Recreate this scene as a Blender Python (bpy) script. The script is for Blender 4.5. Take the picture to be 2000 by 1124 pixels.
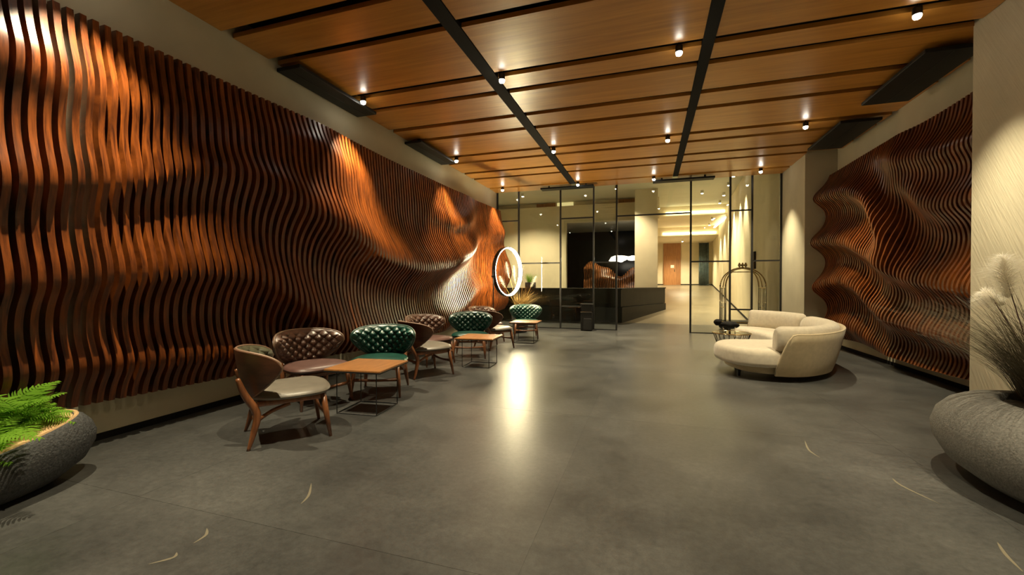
import bpy, bmesh, math, random
import numpy as np
from mathutils import Vector, Matrix
random.seed(7)
PI = math.pi
for o in list(bpy.data.objects): bpy.data.objects.remove(o)
SC = bpy.context.scene
COL = SC.collection

# ------------------------------------------------------------------ camera
PSI = math.atan(268/828.0); PITCH = math.atan(9/828.0)
cam_d = bpy.data.cameras.new('camera'); cam_d.sensor_width = 36.0; cam_d.lens = 828*36/2000.0
cam_d.clip_start = 0.05; cam_d.clip_end = 200
cam = bpy.data.objects.new('camera', cam_d); COL.objects.link(cam)
cam.location = (0, 0, 1.3); cam.rotation_euler = (PI/2-PITCH, 0, PSI)
SC.camera = cam
# ------------------------------------------------------------------ world, exposure
w = bpy.data.worlds.new('World'); SC.world = w; w.use_nodes = True
w.node_tree.nodes['Background'].inputs[0].default_value = (0.02, 0.025, 0.035, 1)
w.node_tree.nodes['Background'].inputs[1].default_value = 0.4
SC.view_settings.view_transform = 'Standard'; SC.view_settings.look = 'None'
SC.view_settings.exposure = 0.0; SC.view_settings.gamma = 1.0
try: SC.view_settings.use_curve_mapping = False
except Exception: pass
SC.cycles.use_denoising = True
SC.cycles.max_bounces = 12
SC.cycles.diffuse_bounces = 9
SC.cycles.transmission_bounces = 10
SC.cycles.transparent_max_bounces = 16
SC.cycles.sample_clamp_indirect = 6.0
SPOT_W = 600.0            # ceiling spots of the lobby
SPOT_COL = (1.0, 0.85, 0.56)
SPOT_ANG = math.radians(75); SPOT_BLEND = 0.8
HALL_W = 560.0; HALL_COL = (1.0, 0.83, 0.53)
RING_E = 145.0

# ------------------------------------------------------------------ materials
def new_mat(name):
    m = bpy.data.materials.new(name); m.use_nodes = True
    nt = m.node_tree; b = nt.nodes['Principled BSDF']
    return m, nt, b
def N(nt, t, **kw):
    n = nt.nodes.new(t)
    for k, v in kw.items(): setattr(n, k, v)
    return n
def plain(name, col, rough=0.5, metal=0.0, coat=0.0, spec=0.5, var=0.0, scale=8.0, bump=0.0, bscale=60.0, sheen=0.0):
    m, nt, b = new_mat(name)
    b.inputs['Roughness'].default_value = rough; b.inputs['Metallic'].default_value = metal
    b.inputs['Coat Weight'].default_value = coat; b.inputs['Coat Roughness'].default_value = 0.2
    b.inputs['Specular IOR Level'].default_value = spec; b.inputs['Sheen Weight'].default_value = sheen
    b.inputs['Base Color'].default_value = (*col, 1)
    tc = N(nt, 'ShaderNodeTexCoord')
    if var > 0:
        no = N(nt, 'ShaderNodeTexNoise'); no.inputs['Scale'].default_value = scale; no.inputs['Detail'].default_value = 5
        nt.links.new(tc.outputs['Object'], no.inputs['Vector'])
        r = N(nt, 'ShaderNodeValToRGB')
        r.color_ramp.elements[0].position = 0.3; r.color_ramp.elements[1].position = 0.7
        r.color_ramp.elements[0].color = (*[c*(1-var) for c in col], 1)
        r.color_ramp.elements[1].color = (*[min(1, c*(1+var)) for c in col], 1)
        nt.links.new(no.outputs['Fac'], r.inputs['Fac']); nt.links.new(r.outputs['Color'], b.inputs['Base Color'])
    if bump > 0:
        n2 = N(nt, 'ShaderNodeTexNoise'); n2.inputs['Scale'].default_value = bscale; n2.inputs['Detail'].default_value = 4
        nt.links.new(tc.outputs['Object'], n2.inputs['Vector'])
        bp = N(nt, 'ShaderNodeBump'); bp.inputs['Strength'].default_value = bump; bp.inputs['Distance'].default_value = 0.01
        nt.links.new(n2.outputs['Fac'], bp.inputs['Height']); nt.links.new(bp.outputs['Normal'], b.inputs['Normal'])
    return m
def wood(name, dark, light, grain=(1, 1, 1), rough=0.35, coat=0.3, scale=3.0, per_object=0.15, world=False):
    """streaky wood; grain gives the stretch per axis (small = along the grain)"""
    m, nt, b = new_mat(name)
    b.inputs['Roughness'].default_value = rough; b.inputs['Coat Weight'].default_value = coat
    b.inputs['Coat Roughness'].default_value = 0.25
    tc = N(nt, 'ShaderNodeTexCoord'); mp = N(nt, 'ShaderNodeMapping'); mp.inputs['Scale'].default_value = grain
    geo = N(nt, 'ShaderNodeNewGeometry'); oi = N(nt, 'ShaderNodeObjectInfo')
    add = N(nt, 'ShaderNodeVectorMath', operation='ADD'); mul = N(nt, 'ShaderNodeVectorMath', operation='SCALE')
    mul.inputs['Scale'].default_value = 7.0
    comb = N(nt, 'ShaderNodeCombineXYZ')
    for k in range(3): nt.links.new(oi.outputs['Random'], comb.inputs[k])
    nt.links.new(comb.outputs[0], mul.inputs[0]); nt.links.new(mul.outputs[0], add.inputs[1])
    nt.links.new(geo.outputs['Position'] if world else tc.outputs['Object'], add.inputs[0])
    nt.links.new(add.outputs[0], mp.inputs['Vector'])
    no = N(nt, 'ShaderNodeTexNoise'); no.inputs['Scale'].default_value = scale; no.inputs['Detail'].default_value = 7
    no.inputs['Roughness'].default_value = 0.62; no.inputs['Distortion'].default_value = 0.6
    nt.links.new(mp.outputs[0], no.inputs['Vector'])
    r = N(nt, 'ShaderNodeValToRGB'); r.color_ramp.elements[0].position = 0.32; r.color_ramp.elements[1].position = 0.68
    r.color_ramp.elements[0].color = (*dark, 1); r.color_ramp.elements[1].color = (*light, 1)
    nt.links.new(no.outputs['Fac'], r.inputs['Fac'])
    hs = N(nt, 'ShaderNodeHueSaturation')
    mr = N(nt, 'ShaderNodeMapRange'); mr.inputs['To Min'].default_value = 1-per_object; mr.inputs['To Max'].default_value = 1+per_object
    nt.links.new(oi.outputs['Random'], mr.inputs['Value']); nt.links.new(mr.outputs[0], hs.inputs['Value'])
    nt.links.new(r.outputs['Color'], hs.inputs['Color']); nt.links.new(hs.outputs['Color'], b.inputs['Base Color'])
    bp = N(nt, 'ShaderNodeBump'); bp.inputs['Strength'].default_value = 0.12; bp.inputs['Distance'].default_value = 0.004
    nt.links.new(no.outputs['Fac'], bp.inputs['Height']); nt.links.new(bp.outputs['Normal'], b.inputs['Normal'])
    return m
def emit(name, col, s):
    m, nt, b = new_mat(name)
    b.inputs['Base Color'].default_value = (*col, 1)
    b.inputs['Emission Color'].default_value = (*col, 1); b.inputs['Emission Strength'].default_value = s
    return m
def glass_mat(name, tint):
    m, nt, b = new_mat(name)
    out = nt.nodes['Material Output']; nt.nodes.remove(b)
    tr = N(nt, 'ShaderNodeBsdfTransparent'); tr.inputs['Color'].default_value = (*tint, 1)
    gl = N(nt, 'ShaderNodeBsdfGlossy'); gl.inputs['Roughness'].default_value = 0.0
    fr = N(nt, 'ShaderNodeFresnel'); fr.inputs['IOR'].default_value = 1.45
    mx = N(nt, 'ShaderNodeMixShader')
    nt.links.new(fr.outputs[0], mx.inputs[0]); nt.links.new(tr.outputs[0], mx.inputs[1]); nt.links.new(gl.outputs[0], mx.inputs[2])
    nt.links.new(mx.outputs[0], out.inputs['Surface'])
    return m
def floor_mat():
    m, nt, b = new_mat('concrete_floor')
    geo = N(nt, 'ShaderNodeNewGeometry'); oi = N(nt, 'ShaderNodeObjectInfo')
    n1 = N(nt, 'ShaderNodeTexNoise'); n1.inputs['Scale'].default_value = 0.9; n1.inputs['Detail'].default_value = 8; n1.inputs['Roughness'].default_value = 0.65
    n2 = N(nt, 'ShaderNodeTexNoise'); n2.inputs['Scale'].default_value = 110; n2.inputs['Detail'].default_value = 3
    nt.links.new(geo.outputs['Position'], n1.inputs['Vector']); nt.links.new(geo.outputs['Position'], n2.inputs['Vector'])
    r1 = N(nt, 'ShaderNodeValToRGB'); r1.color_ramp.elements[0].position = 0.3; r1.color_ramp.elements[1].position = 0.72
    r1.color_ramp.elements[0].color = (0.030, 0.031, 0.031, 1); r1.color_ramp.elements[1].color = (0.092, 0.092, 0.087, 1)
    nt.links.new(n1.outputs['Fac'], r1.inputs['Fac'])
    mr = N(nt, 'ShaderNodeMapRange'); mr.inputs['From Min'].default_value = 0.3; mr.inputs['From Max'].default_value = 0.7
    mr.inputs['To Min'].default_value = 0.72; mr.inputs['To Max'].default_value = 1.28
    n3 = N(nt, 'ShaderNodeTexNoise'); n3.inputs['Scale'].default_value = 26; n3.inputs['Detail'].default_value = 6; n3.inputs['Roughness'].default_value = 0.7
    nt.links.new(geo.outputs['Position'], n3.inputs['Vector'])
    av = N(nt, 'ShaderNodeMath', operation='MULTIPLY_ADD'); av.inputs[1].default_value = 0.9
    nt.links.new(n3.outputs['Fac'], av.inputs[0])
    hf = N(nt, 'ShaderNodeMath', operation='MULTIPLY'); hf.inputs[1].default_value = 0.35
    nt.links.new(n2.outputs['Fac'], hf.inputs[0]); nt.links.new(hf.outputs[0], av.inputs[2])
    sb = N(nt, 'ShaderNodeMath', operation='SUBTRACT'); sb.inputs[1].default_value = 0.125
    nt.links.new(av.outputs[0], sb.inputs[0]); nt.links.new(sb.outputs[0], mr.inputs['Value'])
    mx = N(nt, 'ShaderNodeVectorMath', operation='SCALE')
    nt.links.new(r1.outputs['Color'], mx.inputs[0]); nt.links.new(mr.outputs[0], mx.inputs['Scale'])
    hs = N(nt, 'ShaderNodeHueSaturation'); mo = N(nt, 'ShaderNodeMapRange'); mo.inputs['To Min'].default_value = 0.95; mo.inputs['To Max'].default_value = 1.05
    nt.links.new(oi.outputs['Random'], mo.inputs['Value']); nt.links.new(mo.outputs[0], hs.inputs['Value'])
    nt.links.new(mx.outputs[0], hs.inputs['Color']); nt.links.new(hs.outputs['Color'], b.inputs['Base Color'])
    rr = N(nt, 'ShaderNodeMapRange'); rr.inputs['To Min'].default_value = 0.24; rr.inputs['To Max'].default_value = 0.42
    nt.links.new(n1.outputs['Fac'], rr.inputs['Value']); nt.links.new(rr.outputs[0], b.inputs['Roughness'])
    b.inputs['Specular IOR Level'].default_value = 0.6
    bp = N(nt, 'ShaderNodeBump'); bp.inputs['Strength'].default_value = 0.06; bp.inputs['Distance'].default_value = 0.003
    nt.links.new(n2.outputs['Fac'], bp.inputs['Height']); nt.links.new(bp.outputs['Normal'], b.inputs['Normal'])
    return m
def brushed_plaster(name, col, amount):
    m, nt, b = new_mat(name); b.inputs['Roughness'].default_value = 0.8
    geo = N(nt, 'ShaderNodeNewGeometry'); mp = N(nt, 'ShaderNodeMapping')
    vr = N(nt, 'ShaderNodeVectorRotate', rotation_type='X_AXIS'); vr.inputs['Angle'].default_value = math.radians(-58)
    mp.inputs['Scale'].default_value = (2.5, 2.5, 42)
    nt.links.new(geo.outputs['Position'], vr.inputs['Vector']); nt.links.new(vr.outputs[0], mp.inputs['Vector'])
    no = N(nt, 'ShaderNodeTexNoise'); no.inputs['Scale'].default_value = 1.2; no.inputs['Detail'].default_value = 3
    nt.links.new(mp.outputs[0], no.inputs['Vector'])
    n2 = N(nt, 'ShaderNodeTexNoise'); n2.inputs['Scale'].default_value = 1.6; n2.inputs['Detail'].default_value = 5
    nt.links.new(geo.outputs['Position'], n2.inputs['Vector'])
    r = N(nt, 'ShaderNodeValToRGB'); r.color_ramp.elements[0].position = 0.3; r.color_ramp.elements[1].position = 0.7
    r.color_ramp.elements[0].color = (*[c*0.9 for c in col], 1); r.color_ramp.elements[1].color = (*[c*1.08 for c in col], 1)
    nt.links.new(n2.outputs['Fac'], r.inputs['Fac']); nt.links.new(r.outputs['Color'], b.inputs['Base Color'])
    bp = N(nt, 'ShaderNodeBump'); bp.inputs['Strength'].default_value = amount; bp.inputs['Distance'].default_value = 0.01
    nt.links.new(no.outputs['Fac'], bp.inputs['Height']); nt.links.new(bp.outputs['Normal'], b.inputs['Normal'])
    return m
M = {}
M['floor'] = floor_mat()
M['grout'] = plain('floor_joint', (0.05, 0.05, 0.048), 0.6)
M['plaster'] = brushed_plaster('beige_plaster', (0.52, 0.475, 0.34), 0.10)
M['plaster_pier'] = brushed_plaster('combed_plaster', (0.58, 0.53, 0.39), 0.5)
M['black'] = plain('black_metal', (0.012, 0.012, 0.012), 0.4)
M['matt_black'] = plain('matt_black', (0.007, 0.0065, 0.006), 0.8, spec=0.2)
M['heater'] = plain('dark_panel', (0.010, 0.011, 0.011), 0.5, spec=0.3, var=0.1)
M['slat'] = wood('varnished_plywood', (0.046, 0.010, 0.0022), (0.27, 0.070, 0.011), (1.2, 14, 1.4), 0.33, 0.08, 2.6, 0.22, world=True)
M['slat_r'] = wood('varnished_plywood_right', (0.046, 0.011, 0.0025), (0.25, 0.070, 0.012), (1.2, 14, 1.4), 0.33, 0.08, 2.6, 0.22, world=True)
M['ceil_wood'] = wood('ceiling_veneer', (0.40, 0.165, 0.024), (0.58, 0.262, 0.046), (0.35, 6, 1), 0.36, 0.2, 2.2, 0.06, world=True)
M['leg_wood'] = wood('walnut_leg', (0.12, 0.04, 0.014), (0.27, 0.10, 0.035), (5, 5, 0.6), 0.35, 0.3, 4)
M['table_wood'] = wood('teak_top', (0.24, 0.098, 0.028), (0.40, 0.172, 0.05), (6, 0.7, 1), 0.4, 0.2, 4)
M['shell_wood'] = wood('dark_walnut_shell', (0.07, 0.026, 0.012), (0.15, 0.060, 0.028), (1, 1, 5), 0.38, 0.3, 4)
M['lea_brown'] = plain('brown_leather', (0.105, 0.052, 0.034), 0.36, var=0.25, scale=12, bump=0.15, bscale=140, coat=0.15)
M['lea_seat_brown'] = plain('plum_brown_leather', (0.115, 0.058, 0.048), 0.40, var=0.2, scale=9, bump=0.1, bscale=140)
M['lea_grey'] = plain('taupe_leather', (0.160, 0.142, 0.116), 0.38, var=0.15, scale=9, bump=0.1, bscale=140)
M['lea_olive'] = plain('olive_leather', (0.075, 0.075, 0.045), 0.40, var=0.3, scale=12, bump=0.15, bscale=140)
M['lea_green'] = plain('green_leather', (0.005, 0.052, 0.036), 0.34, var=0.3, scale=12, bump=0.12, bscale=140, coat=0.15)
M['piping'] = plain('leather_piping', (0.19, 0.115, 0.075), 0.45)
M['piping_green'] = plain('green_piping', (0.03, 0.08, 0.06), 0.4)
M['cream'] = plain('cream_fabric', (0.56, 0.50, 0.39), 0.92, var=0.08, scale=20, bump=0.2, bscale=260, sheen=0.3)
M['cream_shell'] = plain('sand_fabric', (0.50, 0.41, 0.26), 0.9, var=0.08, scale=20, bump=0.2, bscale=260, sheen=0.2)
M['brass'] = plain('polished_brass', (0.62, 0.47, 0.25), 0.18, metal=1.0)
M['chrome'] = plain('polished_steel', (0.6, 0.58, 0.52), 0.15, metal=1.0)
M['stone_dark'] = plain('charcoal_stone', (0.050, 0.052, 0.054), 0.75, var=0.45, scale=60, bump=0.9, bscale=70)
M['stone_grey'] = plain('grey_stone', (0.16, 0.157, 0.145), 0.7, var=0.28, scale=70, bump=0.45, bscale=90)
M['sand'] = plain('tan_sand', (0.62, 0.40, 0.20), 0.95, var=0.12, scale=30, bump=0.4, bscale=120)
M['soil'] = plain('dark_soil', (0.05, 0.038, 0.025), 0.95, var=0.4, scale=40, bump=0.8, bscale=60)
M['fern_stem'] = plain('fern_stem', (0.20, 0.22, 0.06), 0.6)
M['grass'] = plain('purple_green_grass', (0.12, 0.10, 0.055), 0.6, var=0.5, scale=4)
M['grass_gold'] = plain('golden_grass', (0.50, 0.33, 0.10), 0.7, var=0.4, scale=6)
def fluffy(name, col):
    m, nt, b = new_mat(name); out = nt.nodes['Material Output']; nt.nodes.remove(b)
    d = N(nt, 'ShaderNodeBsdfDiffuse'); t = N(nt, 'ShaderNodeBsdfTranslucent'); mx = N(nt, 'ShaderNodeMixShader')
    d.inputs['Color'].default_value = (*col, 1); t.inputs['Color'].default_value = (*col, 1); mx.inputs[0].default_value = 0.5
    nt.links.new(d.outputs[0], mx.inputs[1]); nt.links.new(t.outputs[0], mx.inputs[2]); nt.links.new(mx.outputs[0], out.inputs['Surface'])
    return m
M['plume'] = fluffy('pampas_plume', (0.98, 0.96, 0.90))
M['fern'] = fluffy('fern_green', (0.22, 0.44, 0.045))
M['desk'] = plain('dark_stone_desk', (0.008, 0.0085, 0.007), 0.6, spec=0.2, var=0.35, scale=4)
M['hall_wall'] = plain('hall_plaster', (0.64, 0.57, 0.41), 0.8, var=0.05, scale=2)
M['hall_floor'] = plain('hall_stone_floor', (0.20, 0.17, 0.115), 0.3, var=0.12, scale=2)
M['hall_ceiling'] = plain('hall_ceiling_paint', (0.50, 0.50, 0.42), 0.85)
M['door_wood'] = wood('oak_door', (0.27, 0.12, 0.04), (0.42, 0.20, 0.07), (6, 6, 0.6), 0.45, 0.1, 3)
M['glass'] = glass_mat('clear_glass', (0.955, 0.975, 0.95))
M['glass_blue'] = plain('blue_grey_curtain', (0.10, 0.14, 0.15), 0.4, var=0.4, scale=6)
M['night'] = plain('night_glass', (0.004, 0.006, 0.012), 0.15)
M['wave_bench'] = wood('wave_bench_wood', (0.13, 0.04, 0.010), (0.34, 0.12, 0.03), (1, 6, 1), 0.35, 0.2, 3)
M['mark'] = plain('pale_floor_caustic', (0.17, 0.15, 0.105), 0.45)
M['lens'] = emit('lamp_lens', (1.0, 0.93, 0.78), 40.0)
M['ring_led'] = emit('ring_led', (1.0, 0.85, 0.50), RING_E)
M['cove'] = emit('cove_led', (1.0, 0.86, 0.5), 9.0)
M['cloud'] = emit('cloud_lamp_paper', (1.0, 0.93, 0.75), 3.0)
M['lit_panel'] = emit('lit_window', (1.0, 0.86, 0.40), 0.55)
M['notice'] = plain('white_paper', (0.85, 0.82, 0.75), 0.8)

# ------------------------------------------------------------------ helpers
def mesh_obj(name, verts, faces, mat, parent=None, smooth=False, recalc=True):
    me = bpy.data.meshes.new(name); me.from_pydata([tuple(v) for v in verts], [], faces)
    if recalc:
        bm = bmesh.new(); bm.from_mesh(me); bmesh.ops.recalc_face_normals(bm, faces=bm.faces); bm.to_mesh(me); bm.free()
    if smooth:
        for p in me.polygons: p.use_smooth = True
    me.materials.append(mat)
    o = bpy.data.objects.new(name, me); COL.objects.link(o)
    if parent is not None: o.parent = parent
    return o
class MB:
    def __init__(s): s.v = []; s.f = []
    def add(s, vs, fs):
        n = len(s.v); s.v += [tuple(v) for v in vs]; s.f += [tuple(i+n for i in f) for f in fs]
    def box(s, x0, x1, y0, y1, z0, z1):
        s.add([(x0,y0,z0),(x1,y0,z0),(x1,y1,z0),(x0,y1,z0),(x0,y0,z1),(x1,y0,z1),(x1,y1,z1),(x0,y1,z1)],
              [(0,3,2,1),(4,5,6,7),(0,1,5,4),(1,2,6,5),(2,3,7,6),(3,0,4,7)]); return s
    def bbox(s, x0, x1, y0, y1, z0, z1, b=0.01, seg=2):
        bm = bmesh.new()
        bmesh.ops.create_cube(bm, size=1.0, matrix=Matrix.Translation(((x0+x1)/2,(y0+y1)/2,(z0+z1)/2)) @ Matrix.Diagonal((x1-x0,y1-y0,z1-z0,1)))
        bmesh.ops.bevel(bm, geom=bm.edges[:], offset=b, segments=seg, affect='EDGES', profile=0.5)
        bm.verts.index_update()
        s.add([v.co[:] for v in bm.verts], [tuple(v.index for v in f.verts) for f in bm.faces]); bm.free(); return s
    def tube(s, pts, r, n=8, closed=False, cap=True):
        pts = [Vector(p) for p in pts]; k = len(pts)
        rs = r if isinstance(r, (list, tuple)) else [r]*k
        vs = []; up = None
        for i, p in enumerate(pts):
            if closed: t = (pts[(i+1) % k]-pts[i-1]).normalized()
            else: t = (pts[min(i+1, k-1)]-pts[max(i-1, 0)]).normalized()
            if up is None:
                up = Vector((0,0,1)) if abs(t.z) < 0.9 else Vector((1,0,0))
            a = (up - t*up.dot(t)).normalized(); b = t.cross(a); up = a
            for j in range(n):
                q = 2*PI*j/n; vs.append(p+(a*math.cos(q)+b*math.sin(q))*rs[i])
        fs = []
        for i in range(k if closed else k-1):
            i2 = (i+1) % k
            for j in range(n): fs.append((i*n+j, i*n+(j+1) % n, i2*n+(j+1) % n, i2*n+j))
        if not closed and cap:
            fs.append(tuple(range(n-1, -1, -1))); fs.append(tuple((k-1)*n+j for j in range(n)))
        s.add(vs, fs); return s
    def lathe(s, prof, n=32, c=(0,0,0), sx=1.0, sy=1.0):
        vs = []; k = len(prof)
        for (r, z) in prof:
            for j in range(n):
                q = 2*PI*j/n; vs.append((c[0]+r*sx*math.cos(q), c[1]+r*sy*math.sin(q), c[2]+z))
        fs = []
        for i in range(k-1):
            for j in range(n): fs.append((i*n+j, i*n+(j+1) % n, (i+1)*n+(j+1) % n, (i+1)*n+j))
        fs.append(tuple(range(n-1, -1, -1))); fs.append(tuple((k-1)*n+j for j in range(n)))
        s.add(vs, fs); return s
    def prism(s, pts, z0, z1):
        n = len(pts)
        s.add([(x,y,z0) for x,y in pts]+[(x,y,z1) for x,y in pts],
              [tuple(range(n-1,-1,-1)), tuple(range(n, 2*n))]+[(i,(i+1)%n,(i+1)%n+n,i+n) for i in range(n)]); return s
    def build(s, name, mat, parent=None, smooth=False):
        return mesh_obj(name, s.v, s.f, mat, parent, smooth)
def auto_smooth(o, ang=35):
    me = o.data
    for p in me.polygons: p.use_smooth = True
    try: me.set_sharp_from_angle(angle=math.radians(ang))
    except Exception: pass
    return o
def empty(name, loc=(0,0,0), rz=0.0):
    o = bpy.data.objects.new(name, None); COL.objects.link(o); o.location = loc; o.rotation_euler = (0,0,rz)
    o.empty_display_size = 0.1
    return o
def tag(o, label, cat, group=None):
    o['label'] = label; o['category'] = cat
    if group: o['group'] = group
    return o
def struct(o, label=None):
    o['kind'] = 'structure'
    if label: o['label'] = label
    return o
def copy_tree(o, parent=None):
    c = o.copy(); COL.objects.link(c); c.parent = parent
    for ch in list(o.children): copy_tree(ch, c)
    return c
def cr(pts, n):
    """Catmull-Rom through points, n samples per span"""
    P = [Vector(p) for p in pts]; out = []
    for i in range(len(P)-1):
        p0 = P[max(i-1,0)]; p1 = P[i]; p2 = P[i+1]; p3 = P[min(i+2,len(P)-1)]
        for k in range(n):
            t = k/n
            out.append(0.5*((2*p1)+(p2-p0)*t+(2*p0-5*p1+4*p2-p3)*t*t+(3*p1-p0-3*p2+p3)*t**3))
    out.append(P[-1]); return out

# ================================================================== STRUCTURE
XL, XR, XP, YG, ZC = -4.33, 3.65, 3.20, 11.90, 3.97
Y0 = -3.6
# floor: sub-floor with slabs proud of the joints
floor = struct(MB().box(-5.2, 4.4, Y0-0.3, 14.3, -0.20, -0.0015).build('floor', M['grout']), 'dark grey polished concrete slab floor')
xs = [XL-0.15, -2.95, -0.55, 1.85, XR+0.15]; ys = [Y0, -3.06, -0.66, 1.74, 4.14, 6.54, 8.94, 11.34, 14.3]
for i in range(len(xs)-1):
    for j in range(len(ys)-1):
        MB().box(xs[i]+0.0007, xs[i+1]-0.0007, ys[j]+0.0007, ys[j+1]-0.0007, -0.03, 0.0).build('slab', M['floor'], floor)
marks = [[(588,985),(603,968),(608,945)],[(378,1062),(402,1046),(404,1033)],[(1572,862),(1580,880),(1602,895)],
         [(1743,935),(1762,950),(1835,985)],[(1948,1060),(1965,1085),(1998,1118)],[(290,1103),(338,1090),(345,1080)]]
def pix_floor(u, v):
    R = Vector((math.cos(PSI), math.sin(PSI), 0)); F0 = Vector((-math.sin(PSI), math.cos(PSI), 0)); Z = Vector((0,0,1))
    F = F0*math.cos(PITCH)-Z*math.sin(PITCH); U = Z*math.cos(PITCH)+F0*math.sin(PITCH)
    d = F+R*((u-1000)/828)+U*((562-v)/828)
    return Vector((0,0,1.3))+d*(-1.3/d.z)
for mk in marks:  # curved caustic reflections on the floor, painted as thin pale slivers
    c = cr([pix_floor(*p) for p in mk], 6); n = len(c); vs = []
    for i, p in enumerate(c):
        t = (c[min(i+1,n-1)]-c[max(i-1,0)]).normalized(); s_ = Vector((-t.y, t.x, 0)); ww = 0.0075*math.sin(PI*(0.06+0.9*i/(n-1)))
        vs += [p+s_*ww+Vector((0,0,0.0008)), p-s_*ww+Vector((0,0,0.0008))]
    mesh_obj('caustic_mark', vs, [(2*i,2*i+1,2*i+3,2*i+2) for i in range(n-1)], M['mark'], floor)

# walls
struct(MB().box(XL-0.2, XL, Y0, YG, 0, 4.3).build('wall_left', M['plaster']), 'beige plaster wall behind the long wavy slat panel')
struct(MB().box(XR, XR+0.2, 5.0, 10.3, 0, 4.3).build('wall_right', M['plaster']), 'beige recessed wall behind the right wavy slat panel')
struct(MB().box(XP, XR+0.2, Y0, 5.70, 0, 4.3).build('wall_pier', M['plaster_pier']), 'combed plaster pier beside the pampas planter')
struct(MB().box(3.08, XR+0.2, 10.3, YG+0.02, 0, 4.3).build('wall_column', M['plaster']), 'beige column between slat panel and glass front')
struct(MB().box(XL-0.2, XR+0.2, Y0-0.2, Y0, 0, 4.3).build('wall_back', M['plaster']))
bl = MB().box(XL, XL+0.015, Y0, YG, 0.0, 0.055).build('baseboard_left', M['matt_black']); struct(bl)
struct(MB().box(XR-0.015, XR, 5.70, 10.3, 0.0, 0.055).build('baseboard_right', M['matt_black']))

# ceiling: dark void with veneer panels hung under it
ceiling = struct(MB().box(XL-0.2, XR+0.2, Y0, YG+0.1, 4.22, 4.35).build('ceiling', M['matt_black']), 'ceiling of orange veneer panels with dark gaps')
gaps = []
for k in range(-3, 3):
    for g in (5.14, 5.62, 6.47, 7.06): gaps.append(g+3.05*k)
gaps = sorted(g for g in gaps if Y0 < g < 11.5)
edges = [Y0-0.08]+gaps+[YG+0.10]
bays = [(XL+0.005, -2.045), (-1.875, 0.55), (0.68, XR-0.005)]
for (x0, x1) in bays:
    for a, b in zip(edges[:-1], edges[1:]):
        y0, y1 = a+0.068, b-0.068
        if y1 > YG-0.05: y1 = YG-0.03
        xx1 = x1
        if x1 > 3:
            xx1 = XP-0.01 if a < 5.6 else (3.07 if b > 10.35 else x1)
        if y1-y0 < 0.05: continue
        MB().box(x0, xx1, y0, y1, ZC, ZC+0.05).build('ceiling_panel', M['ceil_wood'], ceiling)
for x0, x1, lab in ((-2.04, -1.88, 'left'), (0.555, 0.675, 'right')):
    r = MB().box(x0, x1, Y0, 11.35, ZC-0.012, ZC+0.05).build('ceiling_rail', M['matt_black'], ceiling)

# ================================================================== WAVY SLAT WALLS
def curve_table(tab, grid):
    tab = sorted(tab); Y = [t[0] for t in tab]; out = []
    ker = np.exp(-0.5*(np.linspace(-2.5, 2.5, 21))**2); ker /= ker.sum()
    for k in range(1, len(tab[0])):
        v = np.interp(grid, Y, [t[k] for t in tab]); v = np.convolve(np.pad(v, 10, mode='edge'), ker, 'valid'); out.append(v)
    return out
def ridge_field(ridges, base_tab):
    grid = np.arange(-1.0, 13.0, 0.04)
    R = [curve_table(t, grid) for t in ridges]; B = curve_table(base_tab, grid)[0]
    def D(y, z):
        d = np.interp(y, grid, B)*np.ones_like(z)
        for zc, A, wu, wd in R:
            c = np.interp(y, grid, zc); a = np.interp(y, grid, A); u = np.interp(y, grid, wu); q = np.interp(y, grid, wd)
            t = np.where(z > c, (z-c)/u, (z-c)/q)
            d = d + a/(1+np.abs(t)**2.2)**1.1
        return d
    return D
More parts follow.
